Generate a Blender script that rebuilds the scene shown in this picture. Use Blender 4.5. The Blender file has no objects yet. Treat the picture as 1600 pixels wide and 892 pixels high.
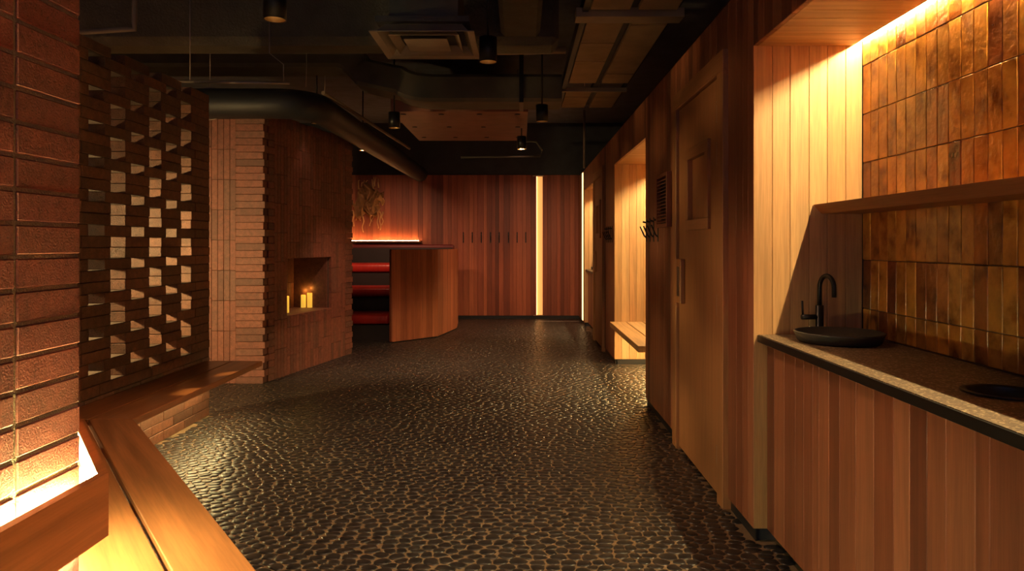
import bpy, bmesh, math, random
import numpy as np
from mathutils import Vector, Matrix
random.seed(7)
S = bpy.context.scene
C = S.collection
PI = math.pi

# ------------------------------------------------------------------ camera, world, exposure
F = 1100.0; VX, VY = 813.0, 382.0; EYE = 1.25
cd = bpy.data.cameras.new('camera'); cam = bpy.data.objects.new('camera', cd); C.objects.link(cam)
cam.location = (0, 0, EYE); cam.rotation_euler = (PI/2, 0, 0)
cd.sensor_width = 36; cd.lens = F/1600*36
cd.shift_x = (800-VX)/1600; cd.shift_y = -(446-VY)/1600
cd.clip_start = 0.05
S.camera = cam
w = bpy.data.worlds.new('world'); S.world = w; w.use_nodes = True
w.node_tree.nodes['Background'].inputs[0].default_value = (0.48, 0.52, 0.9, 1)
w.node_tree.nodes['Background'].inputs[1].default_value = 0.27
S.view_settings.view_transform = 'Standard'; S.view_settings.look = 'None'
S.view_settings.gamma = 1; S.view_settings.use_curve_mapping = False
S.view_settings.exposure = 0.0

WARM = (1.0, 0.74, 0.34)      # led strips
AMBER = (1.0, 0.55, 0.30)      # ceiling spots

def W(px, py, Y):
    return Vector(((px-VX)/F*Y, Y, EYE-(py-VY)/F*Y))

# ------------------------------------------------------------------ materials
def nodes(name):
    m = bpy.data.materials.new(name); m.use_nodes = True
    nt = m.node_tree; b = nt.nodes['Principled BSDF']
    return m, nt, b
def N(nt, t, **kw):
    n = nt.nodes.new(t)
    for k, v in kw.items(): setattr(n, k, v)
    return n
def ramp(nt, fac, stops):
    r = N(nt, 'ShaderNodeValToRGB'); cr = r.color_ramp
    while len(cr.elements) < len(stops): cr.elements.new(0.5)
    for e, (p, c) in zip(cr.elements, stops):
        e.position = p; e.color = (*c, 1)
    nt.links.new(fac, r.inputs[0]); return r.outputs[0]
def mix(nt, mode, fac, a, b):
    n = N(nt, 'ShaderNodeMix', data_type='RGBA', blend_type=mode)
    for s, v in ((n.inputs[0], fac), (n.inputs[6], a), (n.inputs[7], b)):
        if hasattr(v, 'is_output'): nt.links.new(v, s)
        elif isinstance(v, tuple): s.default_value = (*v, 1)
        else: s.default_value = v
    return n.outputs[2]
def bump(nt, b, h, strength, dist):
    n = N(nt, 'ShaderNodeBump'); n.inputs['Strength'].default_value = strength; n.inputs['Distance'].default_value = dist
    nt.links.new(h, n.inputs['Height']); nt.links.new(n.outputs[0], b.inputs['Normal'])
def coords(nt, scale):
    tc = N(nt, 'ShaderNodeTexCoord'); oi = N(nt, 'ShaderNodeObjectInfo')
    ad = N(nt, 'ShaderNodeVectorMath', operation='MULTIPLY_ADD')
    cx = N(nt, 'ShaderNodeCombineXYZ')
    mu = N(nt, 'ShaderNodeMath', operation='MULTIPLY'); mu.inputs[1].default_value = 37.0
    nt.links.new(oi.outputs['Random'], mu.inputs[0])
    for i in range(3): nt.links.new(mu.outputs[0], cx.inputs[i])
    nt.links.new(tc.outputs['Object'], ad.inputs[0]); ad.inputs[1].default_value = scale
    nt.links.new(cx.outputs[0], ad.inputs[2])
    return ad.outputs[0], oi.outputs['Random']
def plain(name, col, rough=0.6, metal=0.0, noise=0.0, nscale=60, spec=0.5):
    m, nt, b = nodes(name)
    b.inputs['Roughness'].default_value = rough; b.inputs['Metallic'].default_value = metal
    b.inputs['Specular IOR Level'].default_value = spec
    v, r = coords(nt, (1, 1, 1))
    nz = N(nt, 'ShaderNodeTexNoise'); nz.inputs['Scale'].default_value = 6; nz.inputs['Detail'].default_value = 4
    nt.links.new(v, nz.inputs['Vector'])
    c = ramp(nt, nz.outputs[0], [(0.3, tuple(x*0.82 for x in col)), (0.7, tuple(min(1, x*1.12) for x in col))])
    nt.links.new(c, b.inputs['Base Color'])
    if noise:
        n2 = N(nt, 'ShaderNodeTexNoise'); n2.inputs['Scale'].default_value = nscale; n2.inputs['Detail'].default_value = 5
        nt.links.new(v, n2.inputs['Vector']); bump(nt, b, n2.outputs[0], noise, 0.01)
    return m
def emis(name, col, s):
    m, nt, b = nodes(name); b.inputs['Base Color'].default_value = (*col, 1)
    b.inputs['Emission Color'].default_value = (*col, 1); b.inputs['Emission Strength'].default_value = s
    return m
def wood(name, tones, axis, rough=0.5, contrast=0.75):
    m, nt, b = nodes(name)
    sc = {'x': (1.1, 26, 26), 'y': (26, 1.1, 26), 'z': (26, 26, 1.1)}[axis]
    v, r = coords(nt, sc)
    nz = N(nt, 'ShaderNodeTexNoise'); nz.inputs['Scale'].default_value = 1.0; nz.inputs['Detail'].default_value = 3
    nz.inputs['Distortion'].default_value = 0.6; nt.links.new(v, nz.inputs['Vector'])
    fine = N(nt, 'ShaderNodeTexNoise'); fine.inputs['Scale'].default_value = 7; fine.inputs['Detail'].default_value = 2
    nt.links.new(v, fine.inputs['Vector'])
    base = ramp(nt, r, [(i/(len(tones)-1), t) for i, t in enumerate(tones)])
    g = ramp(nt, nz.outputs[0], [(0.3, (contrast,)*3), (0.62, (1.05, 1.03, 1.0))])
    g2 = ramp(nt, fine.outputs[0], [(0.35, (0.86, 0.84, 0.82)), (0.6, (1.0, 1.0, 1.0))])
    c = mix(nt, 'MULTIPLY', 1.0, mix(nt, 'MULTIPLY', 1.0, base, g), g2)
    nt.links.new(c, b.inputs['Base Color'])
    b.inputs['Roughness'].default_value = rough
    bump(nt, b, fine.outputs[0], 0.12, 0.002)
    return m
def brick_mat(name, tones, rough=0.55, pits=0.6, scale=1.0):
    m, nt, b = nodes(name)
    v, r = coords(nt, (1, 1, 1))
    base = ramp(nt, r, [(i/(len(tones)-1), t) for i, t in enumerate(tones)])
    nz = N(nt, 'ShaderNodeTexNoise'); nz.inputs['Scale'].default_value = 28*scale; nz.inputs['Detail'].default_value = 6
    nt.links.new(v, nz.inputs['Vector'])
    sp = N(nt, 'ShaderNodeTexNoise'); sp.inputs['Scale'].default_value = 170*scale; sp.inputs['Detail'].default_value = 3
    nt.links.new(v, sp.inputs['Vector'])
    g = ramp(nt, nz.outputs[0], [(0.3, (0.7, 0.68, 0.66)), (0.7, (1.15, 1.1, 1.05))])
    s = ramp(nt, sp.outputs[0], [(0.33, (0.35, 0.33, 0.32)), (0.42, (1, 1, 1)), (0.66, (1, 1, 1)), (0.74, (1.9, 1.7, 1.5))])
    c = mix(nt, 'MULTIPLY', 1.0, mix(nt, 'MULTIPLY', 1.0, base, g), s)
    nt.links.new(c, b.inputs['Base Color']); b.inputs['Roughness'].default_value = rough
    ad = N(nt, 'ShaderNodeMath', operation='MULTIPLY_ADD'); ad.inputs[1].default_value = 0.5
    nt.links.new(nz.outputs[0], ad.inputs[0]); nt.links.new(sp.outputs[0], ad.inputs[2])
    bump(nt, b, ad.outputs[0], pits, 0.004)
    return m

CEDAR = [(0.14, 0.043, 0.022), (0.32, 0.105, 0.05), (0.38, 0.135, 0.065), (0.20, 0.062, 0.03), (0.42, 0.16, 0.08), (0.27, 0.085, 0.04)]
PALE = [(0.52, 0.28, 0.12), (0.62, 0.37, 0.17), (0.58, 0.32, 0.14), (0.66, 0.40, 0.19), (0.55, 0.31, 0.13)]
RED = [(0.17, 0.036, 0.018), (0.38, 0.092, 0.045), (0.44, 0.115, 0.055), (0.21, 0.045, 0.024), (0.50, 0.14, 0.065), (0.34, 0.075, 0.04)]
M = {}
for ax in 'xyz':
    M['cedar_'+ax] = wood('cedar_'+ax, CEDAR, ax)
    M['pale_'+ax] = wood('pale_cedar_'+ax, PALE, ax)
    M['red_'+ax] = wood('red_cedar_'+ax, RED, ax)
    M['bench_'+ax] = wood('oiled_bench_'+ax, [(0.36, 0.13, 0.045), (0.42, 0.16, 0.055)], ax, 0.34, 0.65)
    M['plain_'+ax] = wood('plain_cedar_'+ax, [(0.34, 0.145, 0.06), (0.37, 0.16, 0.065)], ax, 0.5, 0.85)
    M['panel_'+ax] = wood('orange_cedar_'+ax, [(0.32, 0.085, 0.038), (0.60, 0.19, 0.085), (0.42, 0.12, 0.052), (0.54, 0.16, 0.07)], ax, 0.5, 0.72)
M['brick'] = brick_mat('brown_brick', [(0.11, 0.05, 0.032), (0.17, 0.075, 0.045), (0.21, 0.085, 0.05), (0.14, 0.07, 0.045)])
M['near_brick'] = brick_mat('maroon_brick', [(0.20, 0.06, 0.05), (0.26, 0.073, 0.058), (0.23, 0.074, 0.056), (0.30, 0.086, 0.066)], 0.5, 0.4, 1.5)
M['fire_brick'] = brick_mat('russet_brick', [(0.16, 0.068, 0.05), (0.24, 0.085, 0.06), (0.28, 0.10, 0.068), (0.19, 0.088, 0.066)], 0.6, 0.5)
M['mortar'] = plain('mortar', (0.30, 0.23, 0.15), 0.9, 0, 0.5, 200)
M['mortar_dark'] = plain('dark_mortar', (0.09, 0.055, 0.04), 0.9, 0, 0.4, 200)
M['black'] = plain('black_metal', (0.012, 0.012, 0.014), 0.38, 0.3)
M['blackpaint'] = plain('black_paint', (0.045, 0.045, 0.06), 0.8)
M['skirt'] = plain('black_skirting', (0.012, 0.012, 0.016), 0.45)
M['ceil'] = plain('midnight_ceiling_paint', (0.15, 0.15, 0.19), 0.92, 0, 0.3, 40)
M['duct'] = plain('charcoal_duct', (0.022, 0.023, 0.029), 0.5, 0.2, 0.08, 25)
M['ductwrap'] = plain('grey_brown_duct_wrap', (0.085, 0.075, 0.066), 0.7, 0, 0.1, 30)
M['fireproof'] = plain('sprayed_fireproofing', (0.10, 0.085, 0.065), 0.95, 0, 1.0, 55)
M['tilepanel'] = plain('tan_acoustic_board', (0.30, 0.20, 0.125), 0.85, 0, 0.1, 90)
M['grille'] = plain('taupe_metal', (0.26, 0.19, 0.14), 0.55)
M['steel'] = plain('galvanised_steel', (0.42, 0.34, 0.30), 0.4, 0.6)
M['brass'] = plain('worn_brass', (0.55, 0.36, 0.16), 0.3, 0.9)
M['redbox'] = plain('ruddy_painted_metal', (0.22, 0.10, 0.075), 0.5)
M['leather'] = plain('red_leather', (0.40, 0.022, 0.016), 0.33, 0, 0.08, 30)
M['darkleather'] = plain('maroon_leather', (0.15, 0.016, 0.016), 0.4, 0, 0.08, 30)
M['riser'] = plain('dark_riser_board', (0.020, 0.012, 0.012), 0.6)
M['fibre'] = plain('tan_fibre', (0.68, 0.39, 0.18), 0.45, 0, 0.4, 70)
M['basin'] = plain('charcoal_basin', (0.045, 0.042, 0.038), 0.38, 0, 0.1, 90)
M['shell'] = plain('dark_plaster', (0.03, 0.03, 0.036), 0.9)
M['grout'] = plain('sand_grout', (0.23, 0.155, 0.092), 0.4, 0, 0.3, 120)
M['tilegrout'] = plain('brown_tile_grout', (0.10, 0.055, 0.025), 0.8)
M['led'] = emis('warm_led', WARM, 60)
M['led_tile'] = emis('warm_led_sink', WARM, 640)
M['led_niche'] = emis('warm_led_niche', WARM, 800)
M['led_back'] = emis('warm_led_backrest', (1.0, 0.95, 0.34), 540)
M['led_under'] = emis('warm_led_bench', (1.0, 0.80, 0.33), 125)
M['led_seat'] = emis('warm_led_niche_seat', (1.0, 0.74, 0.3), 300)
M['led_down'] = emis('warm_led_backrest_underside', (1.0, 0.95, 0.45), 330)
M['led_cove'] = emis('amber_led_cove', (1.0, 0.52, 0.16), 60)
M['slot'] = emis('glowing_slot_back', (1.0, 0.46, 0.13), 0.8)  # wood back of the wall slot, lamplight put into it as emission
M['edge'] = emis('amber_edge_strip', (1.0, 0.62, 0.26), 3.0)
M['lens'] = emis('spot_lens', (1.0, 0.68, 0.32), 1.6)
M['wax'] = emis('glowing_wax', (1.0, 0.55, 0.06), 0.75)
M['flame'] = emis('flame', (1.0, 0.75, 0.2), 2.5)
M['globe'] = emis('glowing_globe', (1.0, 0.66, 0.25), 1050)

def mk_tile():
    m, nt, b = nodes('amber_glazed_tile')
    v, r = coords(nt, (1, 1, 1))
    base = ramp(nt, r, [(0.0, (0.50, 0.21, 0.034)), (0.3, (0.58, 0.26, 0.042)), (0.5, (0.38, 0.145, 0.026)), (0.68, (0.62, 0.31, 0.055)), (0.80, (0.16, 0.045, 0.016)), (1.0, (0.42, 0.15, 0.028))])
    nz = N(nt, 'ShaderNodeTexNoise'); nz.inputs['Scale'].default_value = 11; nz.inputs['Detail'].default_value = 5
    nt.links.new(v, nz.inputs['Vector'])
    g = ramp(nt, nz.outputs[0], [(0.3, (0.32, 0.22, 0.16)), (0.5, (0.92, 0.88, 0.85)), (0.7, (1.25, 1.2, 1.0))])
    nt.links.new(mix(nt, 'MULTIPLY', 1.0, base, g), b.inputs['Base Color'])
    b.inputs['Roughness'].default_value = 0.22
    n2 = N(nt, 'ShaderNodeTexNoise'); n2.inputs['Scale'].default_value = 38; n2.inputs['Detail'].default_value = 2
    nt.links.new(v, n2.inputs['Vector']); bump(nt, b, n2.outputs[0], 0.45, 0.006)
    return m
M['tile'] = mk_tile()
def mk_terrazzo():
    m, nt, b = nodes('dark_terrazzo')
    v, r = coords(nt, (1, 1, 1))
    vo = N(nt, 'ShaderNodeTexVoronoi'); vo.inputs['Scale'].default_value = 170; nt.links.new(v, vo.inputs['Vector'])
    sx = N(nt, 'ShaderNodeSeparateColor'); nt.links.new(vo.outputs['Color'], sx.inputs[0])
    c = ramp(nt, sx.outputs[0], [(0.0, (0.07, 0.045, 0.028)), (0.55, (0.12, 0.078, 0.045)), (0.8, (0.17, 0.115, 0.065)), (0.95, (0.42, 0.32, 0.20))])
    nt.links.new(c, b.inputs['Base Color']); b.inputs['Roughness'].default_value = 0.45
    return m
M['terrazzo'] = mk_terrazzo()
def mk_pebble():
    m, nt, b = nodes('black_pebble')
    g = N(nt, 'ShaderNodeNewGeometry')
    nz = N(nt, 'ShaderNodeTexNoise'); nz.inputs['Scale'].default_value = 22; nz.inputs['Detail'].default_value = 2
    nt.links.new(g.outputs['Position'], nz.inputs['Vector'])
    c = ramp(nt, nz.outputs[0], [(0.3, (0.010, 0.010, 0.012)), (0.7, (0.040, 0.034, 0.032))])
    nt.links.new(c, b.inputs['Base Color']); b.inputs['Roughness'].default_value = 0.32
    return m
M['pebble'] = mk_pebble()

# ------------------------------------------------------------------ object helpers
def link(o):
    C.objects.link(o); return o
def tag(o, label=None, cat=None, group=None, kind=None):
    if label: o['label'] = label
    if cat: o['category'] = cat
    if group: o['group'] = group
    if kind: o['kind'] = kind
    return o
def thing(name, label, cat, loc=(0, 0, 0), rotz=0, group=None):
    o = link(bpy.data.objects.new(name, None)); o.location = loc; o.rotation_euler = (0, 0, rotz)
    o.empty_display_size = 0.1
    return tag(o, label, cat, group)
def part(name, me, mat, parent=None, loc=(0, 0, 0), rot=(0, 0, 0)):
    if not me.materials: me.materials.append(mat)
    o = link(bpy.data.objects.new(name, me)); o.parent = parent
    o.location = loc; o.rotation_euler = rot
    if me.materials[0] != mat:
        o.material_slots[0].link = 'OBJECT'; o.material_slots[0].material = mat
    return o
class MB:
    def __init__(s): s.bm = bmesh.new()
    def box(s, x0, x1, y0, y1, z0, z1, bev=0, mtx=None, seg=1):
        r = bmesh.ops.create_cube(s.bm, size=1)
        vs = r['verts']
        bmesh.ops.scale(s.bm, vec=(x1-x0, y1-y0, z1-z0), verts=vs)
        bmesh.ops.translate(s.bm, vec=((x0+x1)/2, (y0+y1)/2, (z0+z1)/2), verts=vs)
        if mtx is not None: bmesh.ops.transform(s.bm, matrix=mtx, verts=vs)
        if bev:
            es = list({e for v in vs for e in v.link_edges})
            bmesh.ops.bevel(s.bm, geom=es, offset=bev, segments=seg, affect='EDGES', profile=0.6)
        return s
    def tube(s, pts, r, n=10, cap=True):
        pts = [Vector(p) for p in pts]
        rs = r if isinstance(r, (list, tuple)) else [r]*len(pts)
        rings = []; up = None
        for i, p in enumerate(pts):
            t = (pts[min(i+1, len(pts)-1)]-pts[max(i-1, 0)]).normalized()
            if up is None:
                up = Vector((0, 0, 1)) if abs(t.z) < 0.9 else Vector((1, 0, 0))
            a = t.cross(up).normalized(); b = a.cross(t).normalized(); up = b
            rings.append([s.bm.verts.new(p+(a*math.cos(2*PI*k/n)+b*math.sin(2*PI*k/n))*rs[i]) for k in range(n)])
        for q, w_ in zip(rings, rings[1:]):
            for k in range(n):
                f = s.bm.faces.new((q[k], q[(k+1) % n], w_[(k+1) % n], w_[k])); f.smooth = True
        if cap:
            s.bm.faces.new(rings[0]); s.bm.faces.new(rings[-1][::-1])
        return s
    def lathe(s, prof, n=32, center=(0, 0, 0), smooth=True):
        cx, cy, cz = center; rings = []
        for r, z in prof:
            if r < 1e-5: rings.append([s.bm.verts.new((cx, cy, cz+z))])
            else: rings.append([s.bm.verts.new((cx+r*math.cos(2*PI*k/n), cy+r*math.sin(2*PI*k/n), cz+z)) for k in range(n)])
        for a, b in zip(rings, rings[1:]):
            for k in range(n):
                if len(a) == 1 and len(b) == 1: continue
                if len(a) == 1: f = s.bm.faces.new((a[0], b[(k+1) % n], b[k]))
                elif len(b) == 1: f = s.bm.faces.new((a[k], a[(k+1) % n], b[0]))
                else: f = s.bm.faces.new((a[k], a[(k+1) % n], b[(k+1) % n], b[k]))
                f.smooth = smooth
        return s
    def prism(s, poly, z0, z1):
        lo = [s.bm.verts.new((x, y, z0)) for x, y in poly]; hi = [s.bm.verts.new((x, y, z1)) for x, y in poly]
        n = len(poly)
        s.bm.faces.new(lo[::-1]); s.bm.faces.new(hi)
        for k in range(n): s.bm.faces.new((lo[k], lo[(k+1) % n], hi[(k+1) % n], hi[k]))
        return s
    def extrude_y(s, poly, y0, y1):            # poly of (x, z)
        lo = [s.bm.verts.new((x, y0, z)) for x, z in poly]; hi = [s.bm.verts.new((x, y1, z)) for x, z in poly]
        n = len(poly)
        s.bm.faces.new(lo); s.bm.faces.new(hi[::-1])
        for k in range(n): s.bm.faces.new((lo[k], hi[k], hi[(k+1) % n], lo[(k+1) % n]))
        return s
    def mesh(s, name='mesh'):
        bmesh.ops.recalc_face_normals(s.bm, faces=s.bm.faces)
        me = bpy.data.meshes.new(name); s.bm.to_mesh(me); s.bm.free(); return me
    def build(s, name, mat, parent=None, loc=(0, 0, 0), rot=(0, 0, 0)):
        return part(name, s.mesh(name), mat, parent, loc, rot)
_cache = {}
def boxmesh(sx, sy, sz, bev=0.0):
    k = (round(sx, 4), round(sy, 4), round(sz, 4), bev)
    if k not in _cache:
        _cache[k] = MB().box(-sx/2, sx/2, -sy/2, sy/2, -sz/2, sz/2, bev).mesh('block')
    return _cache[k]
def pbox(name, mat, x0, x1, y0, y1, z0, z1, bev=0.0, parent=None, off=(0, 0, 0), rot=(0, 0, 0)):
    """centred block mesh (shared when alike) placed at its middle"""
    k = (mat.name,)
    me = boxmesh(x1-x0, y1-y0, z1-z0, bev)
    return part(name, me, mat, parent, ((x0+x1)/2-off[0], (y0+y1)/2-off[1], (z0+z1)/2-off[2]), rot)
def tbox(name, label, cat, mat, x0, x1, y0, y1, z0, z1, bev=0.0, group=None):
    o = pbox(name, mat, x0, x1, y0, y1, z0, z1, bev); return tag(o, label, cat, group)
def struct(name, mb, mat, label=None):
    o = mb.build(name, mat); o['kind'] = 'structure'
    if label: o['label'] = label
    return o
def widths(total, lo, hi, rng):
    out = []; t = 0
    while t < total-1e-6:
        q = rng.choice([lo, (lo+hi)/2, hi, hi])
        if total-t-q < lo*0.8: q = total-t
        out.append((t, min(t+q, total))); t += q
    return out
rng = random.Random(3)

# ================================================================== STRUCTURE
XW = 0.98            # face of the timber wall on the right
WT = 2.39            # its top
YF = 11.85           # far wall face
NT = 2.085           # top of the niches
XT = 1.438           # tiled back of the sink niche

# ---- floor bed
fl = struct('floor', MB().box(-4.6, 1.9, -1.6, 12.4, -0.12, 0.0), M['grout'], 'black pebble mosaic floor set in sandy grout')

# ---- ceiling and dark shell
struct('ceiling', MB().box(-4.7, 2.0, -1.6, 12.5, 3.3, 3.42), M['ceil'])
struct('wall_left', MB().box(-4.7, -4.55, -1.6, 12.5, 0, 3.3), M['shell'])
struct('wall_far_right', MB().box(1.75, 1.9, -1.6, 12.5, 0, 3.3), M['shell'])
struct('wall_back', MB().box(-4.6, 1.8, 12.02, 12.16, 0, 3.3), M['blackpaint'])

# ---- right timber wall: backing with openings, then boards
bk = MB()
for y0, y1 in ((2.98, 3.40), (4.34, 5.49), (7.35, 8.27), (9.17, 9.31), (10.80, YF)):
    bk.box(XW+0.022, XW+0.075, y0, y1, 0.0, WT-0.03)
for y0, y1, z0 in ((-0.6, 2.98, NT+0.02), (3.40, 4.34, 2.08), (5.49, 7.35, NT+0.02), (8.27, 9.17, 2.08), (9.31, 10.80, NT+0.02)):
    bk.box(XW+0.022, XW+0.075, y0, y1, z0, WT-0.03)
wr = struct('wall_right', bk, M['blackpaint'], 'vertical cedar board wall with niches and doors')
def boards_y(parent, x, y0, y1, z0, z1, mat, lo=0.045, hi=0.095, th=0.02, name='board', sgn=1):
    for a, b in widths(y1-y0, lo, hi, rng):
        pbox(name, mat, x, x+th, y0+a+0.0006, y0+b-0.0006, z0, z1, 0.0018, parent)
def boards_x(parent, y, x0, x1, z0, z1, mat, lo=0.06, hi=0.1, th=0.02, name='board'):
    for a, b in widths(x1-x0, lo, hi, rng):
        pbox(name, mat, x0+a+0.0006, x0+b-0.0006, y, y+th, z0, z1, 0.0018, parent)
for y0, y1 in ((2.96, 3.325), (4.41, 5.51), (7.33, 8.205), (9.262, 9.33), (10.78, YF)):
    boards_y(wr, XW, y0, y1, 0.055, WT, M['cedar_z'])
for y0, y1, z0 in ((-0.4, 2.96, NT), (3.325, 4.41, 2.17), (5.51, 7.33, NT), (8.205, 9.262, 2.17), (9.33, 10.78, NT)):
    boards_y(wr, XW, y0, y1, z0, WT, M['cedar_z'])
bb = struct('baseboard_right', MB().box(XW+0.012, XW+0.02, 2.97, 3.325, 0, .054).box(XW+0.012, XW+0.02, 4.41, 5.5, 0, .054)
       .box(XW+0.012, XW+0.02, 7.34, 8.205, 0, .054).box(XW+0.012, XW+0.02, 9.262, 9.33, 0, .054).box(XW+0.012, XW+0.02, 10.79, YF-0.01, 0, .054), M['skirt'])

# ---- far timber wall
SX0, SX1 = 0.27, 0.377
wf = struct('wall_far', MB().box(-4.5, SX0-0.004, YF+0.022, YF+0.07, 0, 2.40).box(SX1+0.004, 1.2, YF+0.022, YF+0.07, 0, 2.40).box(SX0-0.004, SX1+0.004, YF+0.085, YF+0.12, 0, 2.40), M['blackpaint'], 'far wall of tall red cedar boards')
boards_x(wf, YF, -3.3, SX0, 0.055, 2.42, M['red_z'])
boards_x(wf, YF, SX1, 1.0, 0.055, 2.42, M['red_z'])
struct('baseboard_far', MB().box(-3.3, 1.0, YF+0.008, YF+0.018, 0, 0.054), M['skirt'])
struct('wall_far_header', MB().box(-4.5, 1.7, YF+0.03, YF+0.16, 2.42, 3.3), M['blackpaint'])

# ---- niches on the right
def niche_shell(nm, y0, y1, xb, backmat, lining='pale'):
    sh = struct('wall_niche_'+nm, MB().box(xb+0.02, xb+0.06, y0-0.05, y1+0.05, 0, NT+0.12)
                .box(XW+0.022, xb+0.06, y1+0.02, y1+0.05, 0, NT+0.12).box(XW+0.022, xb+0.06, y0-0.05, y0-0.02, 0, NT+0.12), M['blackpaint'])
    boards_x(sh, y1, XW, xb, 0.055, NT+0.03, M[lining+'_z'], 0.074, 0.08)
    boards_x(sh, y0-0.02, XW+0.02, xb, 0.055, NT+0.03, M[lining+'_z'], 0.074, 0.08)
    so = struct('ceiling_niche_'+nm, MB().box(XW+0.022, xb+0.04, y0-0.02, y1+0.02, NT+0.06, NT+0.09), M['blackpaint'])
    xe = xb-0.04
    for a, b in widths(y1-y0, 0.085, 0.095, rng):
        pbox('soffit_board', M[lining+'_x'], XW+0.0205, xe, y0+a+0.0006, y0+b-0.0006, NT, NT+0.02, 0.0015, so)
    pbox('soffit_front_edge', M[lining+'_y'], XW, XW+0.0195, y0+0.003, y1-0.003, NT-0.0, NT+0.0, 0) if False else None
    return sh
# sink niche near, bench niche, far sink niche
n1 = niche_shell('sink', -0.4, 2.96, XT, None)
n2 = niche_shell('bench', 5.51, 7.33, 1.62, None)
n3 = niche_shell('far_sink', 9.33, 10.78, XT, None)
boards_y(n2, 1.62, 5.51, 7.33, 0.055, NT+0.03, M['pale_z'], 0.074, 0.08)
struct('baseboard_niche', MB().box(XW+0.03, 1.61, 7.325, 7.329, 0, 0.054).box(1.612, 1.618, 5.53, 7.32, 0, 0.054), M['skirt'])

def tile_wall(parent, y0, y1):
    pw, ph = 0.0659, 0.2032
    zs = [0.872+0.0]+[0.983+ph*k for k in range(6)]+[2.13]
    zs = [0.874, 0.983, 1.186, 1.389, 1.592, 1.795, 1.998, 2.125]
    n = int((y1-y0)/pw)
    for k in range(n+1):
        b = y1-k*pw; a = max(b-pw, y0)
        if b-a < 0.015: continue
        for z0, z1 in zip(zs, zs[1:]):
            o = pbox('tile', M['tile'], XT, XT+0.014, a+0.0012, b-0.0012, z0+0.0015, z1-0.0015, 0.002, parent)
            o.rotation_euler = (0, rng.uniform(-.012, .012), rng.uniform(-.022, .022))
            o.location.x += rng.uniform(-0.0008, 0.0012)
t1 = struct('wall_tile_sink', MB().box(XT+0.006, XT+0.019, 0.35, 2.958, 0.80, 2.13), M['tilegrout'], 'amber glazed tile wall behind the sink counter')
tile_wall(t1, 0.55, 2.957)
t3 = struct('wall_tile_far_sink', MB().box(XT+0.006, XT+0.019, 9.332, 10.778, 0.80, 2.13), M['tilegrout'])
tile_wall(t3, 9.335, 10.777)

# ---- pebble floor --------------------------------------------------
def clip(poly, nx, ny, d):
    out = []; n = len(poly)
    for i in range(n):
        p, q = poly[i], poly[(i+1) % n]
        a = p[0]*nx+p[1]*ny-d; b = q[0]*nx+q[1]*ny-d
        if a <= 0: out.append(p)
        if a*b < 0:
            t = a/(a-b); out.append((p[0]+(q[0]-p[0])*t, p[1]+(q[1]-p[1])*t))
    return out
SW_, SLN = 1.664, 1.8
def strip_template(seed, st):
    """patch of pebbles, periodic along x and y"""
    r = random.Random(seed)
    Wd, Hd = SW_, SLN*st
    g = 0.064; nx = round(Wd/g); ny = round(Hd/g/2)*2
    pts = []
    for j in range(ny):
        for i in range(nx):
            x = (i+0.5-(0.5 if j % 2 else 0)+r.uniform(-.44, .44))*Wd/nx
            y = (j+0.5+r.uniform(-.40, .40))*Hd/ny
            pts.append((x, y))
    ext = [(x+e_, y+d) for d in (-Hd, 0, Hd) for e_ in (-Wd, 0, Wd) for x, y in pts if -0.3 < y+d < Hd+0.3 and -0.3 < x+e_ < Wd+0.3]
    ext.sort(key=lambda q: q[1])
    pebs = []
    import bisect
    ys = [q[1] for q in ext]
    for p in pts:
        poly = [(p[0]-.2, p[1]-.2), (p[0]+.2, p[1]-.2), (p[0]+.2, p[1]+.2), (p[0]-.2, p[1]+.2)]
        for q in ext[bisect.bisect(ys, p[1]-.19):bisect.bisect(ys, p[1]+.19)]:
            dx, dy = q[0]-p[0], q[1]-p[1]; dd = dx*dx+dy*dy
            if dd > 0.036 or dd < 1e-9: continue
            poly = clip(poly, dx, dy, (dx*(p[0]+q[0])+dy*(p[1]+q[1]))/2)
            if len(poly) < 3: break
        if len(poly) < 3: continue
        poly = [(x-SW_/2, y/st) for x, y in poly]
        cx = sum(x for x, y in poly)/len(poly); cy = sum(y for x, y in poly)/len(poly)
        K = 10; rad = []
        for k in range(K):
            a = 2*PI*k/K; dx, dy = math.cos(a), math.sin(a); best = 1
            for u, v in zip(poly, poly[1:]+poly[:1]):
                ex, ey = v[0]-u[0], v[1]-u[1]
                den = dx*ey-dy*ex
                if abs(den) < 1e-9: continue
                t = ((u[0]-cx)*ey-(u[1]-cy)*ex)/den
                s_ = ((u[0]-cx)*dy-(u[1]-cy)*dx)/den
                if t > 0 and -1e-6 <= s_ <= 1+1e-6: best = min(best, t)
            rad.append(best)
        gap = r.uniform(0.0002, 0.0019)
        rad = [max(0.005, min(rad[k], 0.66*rad[k]+0.17*(rad[k-1]+rad[(k+1) % K]))-gap) for k in range(K)]
        pebs.append((cx, cy, rad, r.uniform(0.75, 1.2)))
    return pebs
temps = [strip_template(11, 1.4)]
def in_fire(x, y):
    return x < -2.05+(y-7.9)*0.215 and 6.45 < y < 8.0
allp = []
rr = random.Random(5)
for i in range(-3, 2):
    t = temps[0]; oy = 0.4
    for j in range(0, 8):
        for (px, py, rad, h) in t:
            cx, cy = (i+0.5)*SW_-0.18+px, j*SLN-oy+py
            if cy < 1.3 or cy > 11.88: continue
            if cx > 0.985 and not (5.53 < cy < 7.30 and cx < 1.58) and not (cy < 2.94 and cx < 1.075): continue
            if cx < -2.26 and cy < 5.2: continue
            if in_fire(cx, cy): continue
            if cx < -1.6 and cy > 9.3: continue
            if cx < -0.9 and cy < 1.9: continue
            if abs(cx)/cy > 0.95: continue
            allp.append((cx, cy, rad, h, 0))
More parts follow.
